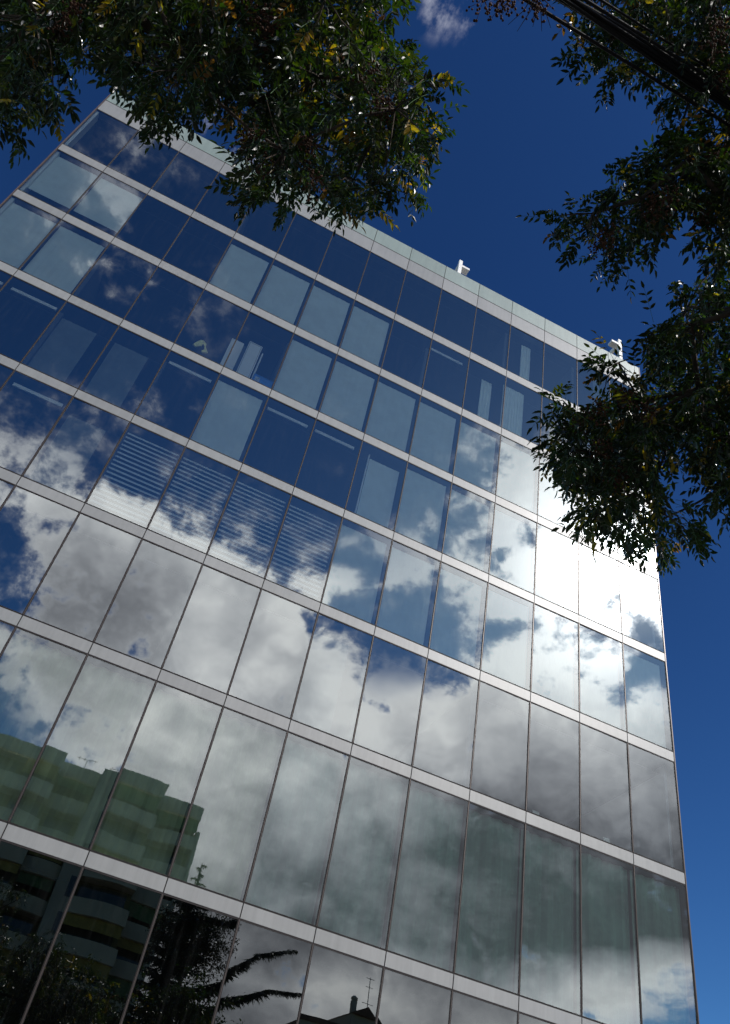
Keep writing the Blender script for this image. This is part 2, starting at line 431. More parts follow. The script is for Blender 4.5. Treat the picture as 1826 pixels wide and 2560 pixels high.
# side walls; the inside face of the left one catches the sun
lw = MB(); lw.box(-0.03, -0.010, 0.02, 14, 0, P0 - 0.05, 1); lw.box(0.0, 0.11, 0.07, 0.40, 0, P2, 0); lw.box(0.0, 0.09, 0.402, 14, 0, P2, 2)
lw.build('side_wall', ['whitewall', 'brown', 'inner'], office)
rw = MB(); rw.box(XR + 0.004, XR + 0.05, 0.03, 14, 0, P0 - 0.05, 1); rw.box(XR - 0.08, XR, 0.35, 14, 0, P2, 0)
rw.build('side_wall', ['whitewall', 'brown'], office)
MB().box(0, XR, 14, 14.2, 0, P0 - 0.05).build('rear_wall', 'concrete', office)
MB().box(-0.032, -0.002, -0.012, 0.018, 0, P0).build('corner_trim', 'brown', office)
MB().box(XR + 0.002, XR + 0.03, -0.01, 0.028, 0, P0).build('corner_trim', 'cap', office)
for j in (2, 4, 6, 9, 11, 13):
    for r in range(0, 8):
        z1 = P2 if r == 0 else BB[r - 1]
        if (j + r) % 3 == 0: continue
        MB().box(j * BAY - 0.05, j * BAY + 0.05, 0.30, 6.9, BT[r] + 0.0, z1 - 0.18).build('partition_wall', 'inner', office)

# which window has what behind it:  b blind to the sill, h blind most of the way, v slatted blind, c long curtain,
# s dark screen, p pelmet only, l/r narrow curtain at that side, m blind on the right two thirds, . nothing
BEHIND = ["..........." + "..r.",
          "hh.." + "bbbb" + ".." + "ri...",
          "bb....bbbbbbb..",
          "...ssbp.mnbb...",
          "p.....vvvvbbbbb"[:15],
          "...............",
          "ccccccccccccccc",
          "..............."]
BEHIND[0] = '...........r.q.'
BEHIND[1] = 'hh..bbbb.pri...'
BEHIND[2] = 'bb....bbbbbbb..'
BEHIND[3] = '..sspbp.mbbb.b.'
BEHIND[3] = '.pss' + 'pb' + 'pp' + 'mbb' + 'b...'
BEHIND[4] = '..' + '.s' + 'vvvv' + 'bbbbb' + 'bb'
BEHIND[5] = '........s......'
def blind(b, x0, x1, z0, z1, y, mi=0, wav=0.006, fold=0.19):
    n = 24; pts = []
    ph = random.random() * 6
    for i in range(n + 1):
        t = i / n; x = x0 + (x1 - x0) * t
        pts.append((x, y + wav * math.sin(x * 2 * PI / fold + ph) + wav * 0.6 * math.sin(x * 2 * PI / (fold * 2.7) + ph * 2)))
    base = len(b.v)
    for (x, yy) in pts: b.v += [(x, yy, z0), (x, yy, z1), (x, yy + 0.004, z1), (x, yy + 0.004, z0)]
    for i in range(n):
        a = base + 4 * i; c = a + 4
        for q in ((0, 1), (1, 2), (2, 3), (3, 0)):
            b.f.append((a + q[0], c + q[0], c + q[1], a + q[1])); b.m.append(mi)
    b.f.append((base, base + 1, base + 2, base + 3)); b.m.append(mi)
    e = base + 4 * n; b.f.append((e + 3, e + 2, e + 1, e)); b.m.append(mi)

def in_view(x, z):
    q = M @ (np.array([x, 0, z]) - CAM); u = 913 + F_PX * q[0] / q[2]; v = 1280 + F_PX * q[1] / q[2]
    return -20 < u < 1846 and -20 < v < 2580
rest = MB(); n_win = 0
for r in range(8):
    z0 = BT[r]; z1 = P2 if r == 0 else BB[r - 1]
    gm = 'glass' if r < 6 else ('glass_low' if r == 6 else 'glass_dark')
    for j in range(NB):
        x0, x1 = j * BAY, (j + 1) * BAY
        vis = any(in_view(x0 + (x1 - x0) * a, z0 + (z1 - z0) * c) for a in (0, .5, 1) for c in (0, .5, 1))
        fr = MB() if vis else rest
        hj = HJ if r > 3 else 0.019
        fr.box(x0, x0 + hj, 0.002, 0.06, z0, z1, 0); fr.box(x1 - hj, x1, 0.002, 0.06, z0, z1, 0)
        fr.box(x0 + hj, x1 - hj, 0.002, 0.06, z0, z0 + 0.016, 0); fr.box(x0 + hj, x1 - hj, 0.002, 0.06, z1 - 0.016, z1, 0)
        fr.box(x0 - 0.006 if j else x0, x0 + 0.006, -0.006, 0.0015, z0 + 0.01, z1 - 0.01, 1)
        ta, tb, tcn = rng.normal(0, 0.0028, 3)
        xa, xb, za, zb = x0 + hj, x1 - hj, z0 + 0.016, z1 - 0.016
        if not vis:
            rest.poly([(xa, 0.014, za), (xb, 0.014, za), (xb, 0.014, zb), (xa, 0.014, zb)], 2)
            continue
        n_win += 1
        win = fr.build('window', ['gasket', 'cap'], office)
        pn = MB(); N = 6
        for iz in range(N + 1):
            for ix in range(N + 1):
                a, c = ix / N, iz / N
                pil = 0.0024 * (1 - (2 * a - 1) ** 2) * (1 - (2 * c - 1) ** 2) * (0.4 + 0.8 * abs(tcn) / 0.0028)
                pn.v.append((xa + (xb - xa) * a, 0.010 + ta * (2 * a - 1) + tb * (2 * c - 1) + pil, za + (zb - za) * c))
        for iz in range(N):
            for ix in range(N):
                q = iz * (N + 1) + ix; pn.f.append((q, q + 1, q + N + 2, q + N + 1)); pn.m.append(0)
        pn.build('pane', gm, win, smooth=True)
        k = BEHIND[r][j]; H = z1 - z0
        jx = rng.uniform(-0.02, 0.02)
        if k == 'b':
            b = MB(); blind(b, x0 + 0.05 + jx, x1 - 0.09 + jx, z0 + 0.02, z1 - 0.10, 0.16, 0, 0.004); b.build('blind', 'blind', win)
        elif k == 'h':
            b = MB(); blind(b, x0 + 0.03, x1 - 0.06, z0 + 0.52 + jx * 3, z1 - 0.10, 0.16, 0, 0.002); b.build('blind', 'blind', win)
        elif k == 'm':
            b = MB(); blind(b, x0 + 0.42, x1 - 0.10, z0 + 0.25, z1 - 0.25, 0.30, 0, 0.002)
            b.box(x0 + 0.36, x0 + 0.40, 0.28, 0.32, z0 + 0.1, z1 - 0.1, 1); b.build('blind', ['blind', 'slat'], win)
        elif k == 's':
            b = MB(); blind(b, x0 + 0.08, x1 - 0.45, z0 + 0.02, z1 - 0.30, 0.35, 0, 0.003); b.build('blind', 'sheer', win)
        elif k in 'riq':
            b = MB(); wd = {'r': 0.42, 'i': 0.85, 'q': 0.3}[k]; xs = x0 + 0.05 if k == 'i' else x1 - 0.30 - wd
            blind(b, xs, xs + wd, z0 + 0.02, z1 - 0.15, 0.45 if k == 'r' else 0.25, 0, 0.01, 0.11)
            b.build('curtain', 'blind' if k != 'q' else 'sheer', win)
        elif k == 'v':
            b = MB(); n = int((H - 0.15) / 0.142)
            for i in range(n):
                zc = z0 + 0.06 + i * 0.142
                b.prism([(x0 + 0.06, 0.12, zc), (x0 + 0.06, 0.155, zc + 0.082), (x0 + 0.06, 0.158, zc + 0.080), (x0 + 0.06, 0.123, zc - 0.002)], (BAY - 0.13, 0, 0))
            b.build('slatted_blind', 'slat', win)
        elif k == 'c':
            b = MB(); blind(b, x0 + 0.03, x1 - 0.03, z0 + 0.01, z1 - 0.05, 0.22, 0, 0.035, 0.30); b.build('curtain', 'curtain_pale' if j < 8 else 'curtain', win)
        if k == 'p' or (k == '.' and r in (3, 4) and j % 2 == 0):
            b = MB(); b.box(x0 + 0.10, x1 - 0.14, 0.20, 0.24, z1 - 0.30, z1 - 0.19); b.build('blind_box', 'slat', win)
if rest.v:
    o = rest.build('window', ['gasket', 'cap', 'glass'], office); tag(o, kind='stuff')
print('windows', n_win)

def behind_glass(x, y, depth):
    d = ray(x, y); t = (depth - CAM[1]) / d[1]; return CAM + t * d
def at(x, y, dist): return CAM + ray(x, y) * dist

# things in the third-storey-from-top rooms
def outline(pts, depth): return [behind_glass(x, y, depth) for x, y in pts]
cx, cy = 420 / 1.1244, 780 / 1.1244; ks = 300 / 1624 / 1.1244
def zc(x, y): return (cx + x * ks, cy + y * ks)
cab = empty('cabinet', tuple(behind_glass(*zc(900, 760), 0.8)), 'pale narrow cabinet behind the window beside the blue box', 'cabinet')
c1 = behind_glass(*zc(880, 340), 0.62); c2 = behind_glass(*zc(1060, 380), 0.62); zlo = BT[2] + 0.01
MB().box(c1[0], c2[0], 0.62, 1.05, zlo, c1[2] - 0.05).build('side_panel', 'cabinet', cab)
e1 = behind_glass(*zc(1110, 385), 0.50); e2 = behind_glass(*zc(1272, 552), 0.50)
MB().box(c2[0] + 0.002, e1[0] + 0.01, 0.66, 1.05, zlo, c1[2] - 0.09).build('back_panel', 'cabinet_dark', cab)
dr = MB(); w3 = 0.62; zt_ = e1[2] - 0.02
dr.box(e1[0] + 0.012, e1[0] + 0.44, 0.50, 0.54, zlo, zt_, 0)
dr.box(e1[0] + 0.036, e1[0] + 0.046, 0.494, 0.4995, zlo + 0.04, zt_ - 0.04, 1); dr.box(e1[0] + 0.40, e1[0] + 0.41, 0.494, 0.4995, zlo + 0.04, zt_ - 0.04, 1)
dr.box(e1[0] + 0.047, e1[0] + 0.399, 0.494, 0.4995, zt_ - 0.05, zt_ - 0.04, 1)
dr.build('door', ['cabinet', 'cabinet_dark'], cab)
MB().box(e1[0] + 0.50, e1[0] + 0.54, 0.56, 0.96, zlo, zt_ - 0.2).build('side_panel', 'cabinet', cab)
bx = empty('storage_box', tuple(behind_glass(*zc(1290, 900), 0.25)), 'small blue printed box on the sill at the foot of the cabinet', 'box')
b1 = behind_glass(*zc(1160, 870), 0.22); b2 = behind_glass(*zc(1410, 980), 0.22)
bz = BT[2] + 0.005
MB().box(b1[0], b2[0], 0.062, 0.30, bz, bz + 0.34).build('body', 'bluebox', bx)
MB().box(b1[0] + 0.05, b1[0] + 0.19, 0.056, 0.060, bz + 0.10, bz + 0.28).build('printed_label', 'bluebox2', bx)
MB().box(b1[0] - 0.012, b2[0] + 0.012, 0.052, 0.31, bz + 0.342, bz + 0.37).build('lid', 'bluebox', bx)
yl = MB()
Y = outline([zc(*p) for p in ((340, 435), (375, 465), (450, 455), (485, 430), (500, 470), (490, 510), (455, 515), (465, 540), (540, 550), (515, 480), (520, 430), (495, 395), (455, 375), (400, 395))], 0.42)
yl.prism(Y, (0.0, 0.05, 0.0))
tag(yl.build('draped_cloth', 'yellow'), 'pale yellow bent cloth ornament standing inside the window left of the cabinet', 'ornament')

# paper notes stuck on the sixth row of panes
for (x, y, lb) in ((1192, 1808, 'small pale paper note in the lower corner of a pane, the left one of two'), (1349, 1868, 'small pale paper note in the lower corner of a pane, the right one of two')):
    p = behind_glass(x, y, 0.03)
    tag(MB().box(p[0] - 0.09, p[0] + 0.09, 0.028, 0.031, p[2] - 0.05, p[2] + 0.05).build('paper_note', 'paper'), lb, 'paper note', 'paper notes on the window panes')

# ------------------------------------------------------------------ roof fittings
def roof_frame(x, y, flip, label):
    d = ray(x, y); t = (0.55 - CAM[1]) / d[1]; p = CAM + t * d                     # top of the front post
    t_ = empty('roof_frame', (p[0], 0.6, P2 + 0.4), label, 'roof frame', 'white steel frames on the parapet')
    zt = p[2]; x0 = p[0]
    MB().box(x0 - 0.075, x0 + 0.075, 0.50, 0.62, P2 + 0.4, zt).build('post', 'white', t_)
    MB().box(x0 - 0.06, x0 + 0.06, 1.30, 1.42, P2 + 0.4, zt - 0.12).build('post', 'white', t_)
    MB().box(x0 - 0.05, x0 + 0.05, 0.622, 1.298, zt - 0.34, zt - 0.12).build('beam', 'white', t_)
    a, b = (x0 + 0.077, x0 + 0.42) if flip > 0 else (x0 - 0.42, x0 - 0.077)
    MB().box(a, b, 0.50, 0.78, zt - 0.42, zt - 0.30).build('arm', 'white', t_)
    return t_
roof_frame(1025, 581, 1, 'white steel roof frame whose arm points right, above the middle of the parapet')
roof_frame(1377, 757, -1, 'white steel roof frame whose arm points left, nearer the right corner by the leaves')
d = ray(180, 234); t = (0.9 - CAM[1]) / d[1]; p = CAM + t * d
p = np.array([0.0, 0.9, p[2]])
sp_ = empty('roof_spout', (-0.03, 0.9, p[2]), 'short brown spout sticking out of the left edge near the roof', 'spout')
MB().tube([(-0.03, 0.9, p[2]), (-0.42, 0.9, p[2] - 0.02)], 0.085, 10).build('pipe', 'brown', sp_)
MB().tube([(-0.03, 0.9, p[2]), (-0.06, 0.9, p[2])], 0.13, 10).build('flange', 'brown', sp_)

# ------------------------------------------------------------------ overhead cables along the street
def cable(y, z, r, x0=-28, x1=38, sag=0.25, wob=0.0, n=60, ph=0.0, tw=0.0):
    pts = []
    for i in range(n + 1):
        x = x0 + (x1 - x0) * i / n; u = (x - 9.2) / 33
        a = ph + x * tw
        pts.append((x, y + wob * math.cos(a), z + sag * u * u + wob * math.sin(a)))
    return pts
tag(MB().tube(cable(-14.965, 7.10, 0.011), 0.011, 8).build('overhead_cable', 'rubber', smooth=True), 'single thin black overhead cable below the thick bundle', 'cable')
bd = empty('cable_bundle', (9.2, -15.07, 7.10), 'thick bundle of black overhead cables lashed together', 'cable bundle')
MB().tube(cable(-15.065, 7.10, 0.03), 0.020, 10).build('core_cable', 'rubber', bd, smooth=True)
for i in range(4):
    MB().tube(cable(-15.067, 7.10, 0.012, wob=0.022 + 0.003 * i, n=260, ph=i * 1.6, tw=1.1 + 0.25 * i), 0.011 + 0.002 * (i % 2), 6).build('lashed_cable', 'rubber', bd, smooth=True)
tag(MB().tube(cable(-15.150, 7.16, 0.01, sag=0.22, wob=0.006, ph=1, tw=0.5), 0.008, 6).build('overhead_cable', 'rubber', smooth=True), 'thin black overhead cable just above the thick bundle', 'cable')
tag(MB().tube(cable(-15.135, 7.05, 0.01, sag=0.28, wob=0.006, ph=2, tw=0.4), 0.010, 6).build('overhead_cable', 'rubber', smooth=True), 'black overhead cable touching the upper side of the thick bundle', 'cable')

# ------------------------------------------------------------------ trees
def inside(poly, x, y):
    c = False; n = len(poly); j = n - 1
    for i in range(n):
        xi, yi = poly[i]; xj, yj = poly[j]
        if (yi > y) != (yj > y) and x < (xj - xi) * (y - yi) / (yj - yi) + xi: c = not c
        j = i
    return c
def edge_dist(poly, x, y):
    best = 1e9; n = len(poly)
    for i in range(n):
        ax, ay = poly[i]; bx_, by_ = poly[(i + 1) % n]
        dx, dy = bx_ - ax, by_ - ay; t = max(0, min(1, ((x - ax) * dx + (y - ay) * dy) / (dx * dx + dy * dy + 1e-9)))
        best = min(best, math.hypot(x - ax - t * dx, y - ay - t * dy))
    return best

class Leaves:
    def __init__(s): s.v = []; s.f = []; s.c = []
    def leaflet(s, base, d, nrm, L, W, col):
        d = d / np.linalg.norm(d); sd = np.cross(d, nrm); sd /= np.linalg.norm(sd) + 1e-9; up = np.cross(sd, d)
        b = len(s.v); cur = -up * L * 0.10; fo = up * W * 0.22
        s.v += [base, base + d * L * 0.32 + sd * W * 0.5 + fo, base + d * L * 0.70 + sd * W * 0.36 + fo + cur * .5, base + d * L + cur,
                base + d * L * 0.70 - sd * W * 0.36 + fo + cur * .5, base + d * L * 0.32 - sd * W * 0.5 + fo, base + d * L * 0.5 + cur * .2]
        s.f += [(b, b + 6, b + 2, b + 1), (b + 6, b + 3, b + 2), (b, b + 5, b + 4, b + 6), (b + 6, b + 4, b + 3)]
        s.c += [col] * 4
    def build(s, name, m, parent):
        me = bpy.data.meshes.new(name); me.from_pydata([tuple(p) for p in s.v], [], s.f)
        at_ = me.attributes.new('leafcol', 'FLOAT_COLOR', 'FACE')
        at_.data.foreach_set('color', np.array([(*c, 1.0) for c in s.c], np.float32).ravel())
        me.materials.append(MT[m]); me.update()
        o = bpy.data.objects.new(name, me); COL.objects.link(o); attach(o, parent); return o

GREENS = [(0.018, 0.036, 0.008), (0.025, 0.050, 0.009), (0.032, 0.064, 0.010), (0.050, 0.082, 0.012), (0.062, 0.076, 0.012)]
def leaf_color(yel):
    if random.random() < yel: return random.choice([(0.26, 0.17, 0.02), (0.20, 0.13, 0.02), (0.14, 0.13, 0.02), (0.16, 0.07, 0.015)])
    g = random.choice(GREENS); k = random.uniform(0.26, 0.56); return tuple(v * k for v in g)
def unit(v): return v / (np.linalg.norm(v) + 1e-9)
def rvec(): return unit(rng.normal(size=3))
def pinnate(lv, tw, base, d, L, yel, size):
    "one feather leaf: a drooping stalk with paired leaflets and one at the tip"
    n = random.randint(4, 6); d = unit(d); pts = [base]; p = base.copy(); col = leaf_color(yel)
    nrm = unit(np.array([0, 0, 1.0]) + 0.5 * rvec()); seg = L / (n + 1)
    for i in range(n + 1):
        d = unit(d + np.array([0, 0, -0.16])); p = p + d * seg; pts.append(p.copy())
        sd = unit(np.cross(d, nrm))
        if i < 1: continue
        taper = 1.0 - 0.25 * abs(i - n * 0.5) / n
        if i < n:
            for sg in (-1, 1):
                if random.random() < 0.05: continue
                dd = unit(sd * sg * 0.8 + d * 0.55 + np.array([0, 0, -0.30]) + 0.22 * rvec())
                c = tuple(v * random.uniform(0.85, 1.15) for v in col)
                lv.leaflet(p, dd, unit(nrm + 0.5 * rvec()), size * taper * random.uniform(0.85, 1.15), size * 0.36 * random.uniform(0.85, 1.1), c)
        else:
            lv.leaflet(p, unit(d + 0.15 * rvec()), unit(nrm + 0.4 * rvec()), size * 1.05, size * 0.36, col)
    tw.tube(pts, [0.0017] + [0.0012] * (len(pts) - 1), 3)

def seed_cluster(parent, p, n=46, rad=0.085, r=0.0075):
    b = MB(); bmz = bmesh.new(); bmesh.ops.create_icosphere(bmz, subdivisions=1, radius=1.0)
    vs = [np.array(v.co) for v in bmz.verts]; fs = [tuple(v.index for v in f.verts) for f in bmz.faces]; bmz.free()
    for i in range(n):
        q = p + rvec() * rad * random.random() ** 0.5 * np.array([1, 1, 1.3]); q[2] -= 0.06; rr = r * random.uniform(0.8, 1.2)
        o = len(b.v); b.v += [tuple(q + v * rr) for v in vs]; b.f += [tuple(o + t for t in f) for f in fs]; b.m += [0] * len(fs)
        if i % 3 == 0: b.tube([p + np.array([0, 0, 0.03]), (p + q) / 2 + rvec() * 0.01, q], 0.0013, 3)
    return b.build('seed_cluster', 'seed', parent, smooth=True)

def grow(tree, base, fork, anchors, main_nodes, trunk_r, yel, lean=None, size=0.061, per=4, nlev=11):
    "trunk, limbs that reach every anchor, and a crown of feather leaves around the anchors"
    A = np.array(anchors)
    k = max(6, len(A) // nlev)
    Cn = A[rng.choice(len(A), k, replace=False)]
    for _ in range(8):
        lab = np.argmin(((A[:, None] - Cn[None]) ** 2).sum(2), 1)
        for i in range(k):
            if (lab == i).any(): Cn[i] = A[lab == i].mean(0)
    nodes = [np.array(fork, float)] + [np.array(m_, float) for m_ in main_nodes] + [Cn[i] + np.array([0, 0, 0.10]) for i in range(k)]
    NN = len(nodes); P_ = np.array(nodes); par = [-1] * NN; dist = [0.0] + [1e9] * (NN - 1); done = [False] * NN
    cost = np.full(NN, 1e9); cost[0] = 0
    for _ in range(NN):                                        # shortest trees with a preference for reusing limbs
        i = int(np.argmin(np.where(done, 1e12, cost))); done[i] = True
        for j in range(NN):
            if not done[j]:
                l = np.linalg.norm(P_[i] - P_[j]); c = l ** 1.7 + 0.35 * dist[i]
                if c < cost[j]: cost[j] = c; par[j] = i; dist[j] = dist[i] + l
    wgt = np.ones(NN)
    order = np.argsort(-np.array(dist))
    for i in order:
        if par[i] >= 0: wgt[par[i]] += wgt[i]
    rad_ = np.clip(0.0065 * wgt ** 0.42, 0.005, trunk_r * 0.30)
    lb = MB()
    for i in range(1, NN):
        a, b_ = P_[par[i]], P_[i]; l = np.linalg.norm(a - b_); n = max(2, int(l / 0.22)); pts = []
        off = rvec() * l * 0.06
        for q in range(n + 1):
            t = q / n; pts.append(a + (b_ - a) * t + off * math.sin(PI * t) + (rvec() * 0.012 if 0 < q < n else 0))
        r0 = min(rad_[par[i]], rad_[i] * 1.25); lb.tube(pts, list(np.linspace(r0, rad_[i], n + 1)), 6)
    lv = Leaves(); tw = MB()
    for i, a in enumerate(A):
        c = P_[NN - k + lab[i]]
        if np.linalg.norm(c - a) > 0.02:
            mid = (c + a) / 2 + rvec() * 0.03; lb.tube([c, mid, a], [0.005, 0.0035, 0.0025], 4)
        out = unit(a - c + 0.15 * rvec())
        for q in range(per):
            dd = unit(out * 0.6 + rvec() * 0.85 + np.array([0, 0, -0.15]))
            pinnate(lv, tw, a + rvec() * 0.03, dd, random.uniform(0.15, 0.23), yel, size * random.uniform(0.85, 1.15))
    ti = MB(); fk = np.array(fork, float); bs = np.array(base, float); n = 9; pts = []
    for q in range(n + 1):
        t = q / n; pts.append(bs + (fk - bs) * t + np.array([0.10 * math.sin(t * 4), 0.07 * math.sin(t * 5 + 1), 0]))
    ti.tube(pts, [trunk_r * 1.45] + list(np.linspace(trunk_r, trunk_r * 0.7, n)), 12).build('trunk', 'bark', tree, smooth=True)
    lb.build('branches', 'bark', tree, smooth=True)
    lv.build('crown', 'leaf', tree); tw.build('leaf_stalks', 'awn_g', tree)
    return len(lv.f) // 4

def scatter(poly, n, t0, t1, inset=22, holes=(), dens=None):
    xs = [p[0] for p in poly]; ys = [p[1] for p in poly]; out = []
    while len(out) < n:
        x = random.uniform(min(xs), max(xs)); y = random.uniform(min(ys), max(ys))
        if not inside(poly, x, y): continue
        onb = min(x, 1624 - x, y) < 5
        if edge_dist(poly, x, y) < inset * random.uniform(0.3, 1.2) and not (x < 30 or x > 1594 or y < 30): continue
        if any(math.hypot(x - hx, y - hy) < hr for hx, hy, hr in holes): continue
        out.append(at(x, y, random.uniform(t0, t1)))
    return out

def crown_round(c, R, n, z0):
    "the side of a crown that the photo leaves out, over its own trunk"
    out = []
    while len(out) < n:
        p = np.array(c) + rvec() * R * rng.uniform(0.35, 1.0) * np.array([1, 1, 0.75])
        q = M @ (p - CAM)
        if p[2] < z0: continue
        if q[2] > 0 and -120 < 913 + F_PX * q[0] / q[2] < 1826 + 120 and -120 < 1280 + F_PX * q[1] / q[2] < 2680: continue
        out.append(p)
    return out
LEFT = [(-140, -160), (880, -160), (880, 0), (895, 60), (940, 100), (1005, 135), (990, 200), (985, 240), (1000, 310), (1000, 415), (945, 465), (860, 450), (830, 475),
        (785, 510), (740, 490), (690, 465), (640, 500), (615, 520), (575, 490), (520, 480), (505, 410), (490, 355), (535, 335), (530, 300), (520, 255), (500, 250), (470, 262),
        (455, 305), (420, 292), (350, 305), (335, 285), (300, 240), (245, 222), (232, 150), (215, 150), (195, 135), (168, 175), (165, 240), (60, 300), (20, 315), (-140, 320)]
A_left = scatter(LEFT, 580, 5.0, 7.6, 44)
A_left += scatter([(-40, -100), (870, -100), (900, 100), (960, 150), (960, 400), (800, 430), (640, 440), (560, 330), (460, 240), (330, 240), (240, 130), (150, 150), (120, 230), (-40, 260)], 560, 5.6, 8.6, 36)
A_left += crown_round((4.0, -15.6, 6.6), 2.6, 170, 4.8)
tl = empty('street_tree', (3.4, -15.9, 0.13), 'leafy tree whose dark crown hangs across the top left over the roofline', 'tree', 'street trees with feathery leaves')
grow(tl, (3.4, -15.9, 0.1), (4.2, -15.4, 4.6), A_left, [at(-160, -60, 7.0), at(250, 20, 7.2), at(560, 130, 7.4), at(760, 120, 7.4), at(800, 330, 7.2), at(620, 370, 7.0), at(60, 150, 7.2)], 0.17, 0.05)
for (x, y) in ((598, 40), (606, 85), (560, 20), (571, 296), (548, 318), (686, 315), (591, 352), (860, 243), (850, 215), (170, 12), (150, 35), (700, 400), (820, 150), (1075, -2), (1110, 6), (1135, 2), (1195, 8)):
    seed_cluster(tl, at(x, y, random.uniform(5.0, 5.5)))
bt = MB()
for (x, y) in ((1130, 55), (1150, 70), (1185, 60), (1225, 62), (1205, 70), (1235, 25), (1170, 40)):
    bt.tube([at(1190, -20, 5.6), at((1190 + x) / 2 + 6, (y - 10) / 2, 5.6), at(x, y, 5.6)], [0.004, 0.0025, 0.0012], 4)
bt.tube([at(880, -130, 6.2), at(1050, -60, 5.9), at(1190, -20, 5.6), at(1075, -20, 5.3)], [0.012, 0.009, 0.006, 0.003], 5)
bt.build('bare_twig', 'bark', tl)

LA = [(1275, -120), (1800, -120), (1800, 300), (1624, 270), (1530, 245), (1490, 255), (1455, 205), (1430, 230), (1395, 215), (1330, 195), (1268, 150), (1268, 85), (1285, 50)]
LB = [(1195, 570), (1205, 500), (1215, 440), (1265, 425), (1300, 385), (1370, 355), (1410, 350), (1425, 305), (1500, 285), (1624, 250), (1800, 260), (1800, 560), (1624, 520), (1560, 525), (1520, 500), (1480, 520), (1450, 555), (1395, 615), (1350, 600), (1300, 560), (1240, 590)]
LC = [(1800, 500), (1624, 500), (1560, 545), (1490, 600), (1470, 660), (1470, 690), (1405, 725), (1405, 770), (1425, 820), (1440, 900), (1560, 1010), (1624, 1060), (1800, 1000)]
LD = [(1200, 885), (1240, 858), (1290, 885), (1335, 860), (1400, 850), (1480, 900), (1560, 940), (1800, 950), (1800, 1080), (1624, 1100), (1560, 1040), (1490, 1030), (1475, 1080), (1555, 1125), (1585, 1185),
      (1540, 1195), (1530, 1240), (1500, 1290), (1470, 1240), (1440, 1220), (1390, 1300), (1380, 1200), (1345, 1170), (1290, 1195), (1285, 1070), (1215, 1045), (1205, 970)]
LE = [(1325, 800), (1360, 785), (1420, 830), (1400, 870), (1340, 850)]
LF = [(1570, 1040), (1700, 1000), (1700, 1160), (1620, 1140), (1590, 1120)]
A_r = scatter(LA, 250, 6.0, 7.6, 30) + scatter(LB, 165, 5.4, 7.2, 34) + scatter(LC, 235, 5.4, 7.8, 36, holes=[(1376, 768, 62)]) + scatter(LD, 275, 5.4, 7.4, 24) + scatter(LE, 7, 5.8, 6.2, 8) + scatter(LF, 25, 5.6, 6.8, 12)
A_r += scatter([(1460, -60), (1800, -60), (1800, 200), (1560, 190)], 50, 5.6, 8, 10) + scatter([(1330, 430), (1500, 340), (1700, 300), (1700, 480), (1450, 500)], 50, 5.6, 7.6, 10)
A_r += scatter([(1250, 930), (1400, 880), (1480, 860), (1800, 700), (1800, 960), (1500, 980), (1440, 1080), (1330, 1060)], 110, 5.6, 7.8, 20)
A_r += crown_round((12.8, -15.2, 6.0), 2.7, 220, 4.2)
tr_ = empty('street_tree', (13.4, -15.6, 0.13), 'leafy tree whose branches hang down the right side with brown seed clusters', 'tree', 'street trees with feathery leaves')
grow(tr_, (13.4, -15.6, 0.1), (12.6, -15.0, 3.9), A_r, [at(1760, 930, 6.3), at(1430, 955, 6.2), at(1340, 930, 6.1), at(1700, 300, 6.2), at(1560, 370, 6.2), at(1487, 400, 6.2), at(1700, 60, 6.3), at(1560, 100, 6.2), at(1640, 640, 6.5), at(1430, 1120, 6.1)], 0.16, 0.08)
for (x, y) in ((1485, 431), (1450, 455), (1349, 516), (1335, 540), (1600, 50), (1590, 90), (1615, 170), (1600, 340), (1330, 905), (1300, 925), (1390, 868), (1400, 1030), (1370, 1050), (1340, 985), (1560, 470), (1440, 900), (1480, 1010)):
    seed_cluster(tr_, at(x, y, random.uniform(5.2, 5.8)))

# ------------------------------------------------------------------ what stands behind the camera and shows in the glass
CM = CAM * np.array([1, -1, 1])
def mirrored(x, y, yy):
    r = ray(x, y) * np.array([1, -1, 1]); t = (yy - CM[1]) / r[1]; return CM + t * r

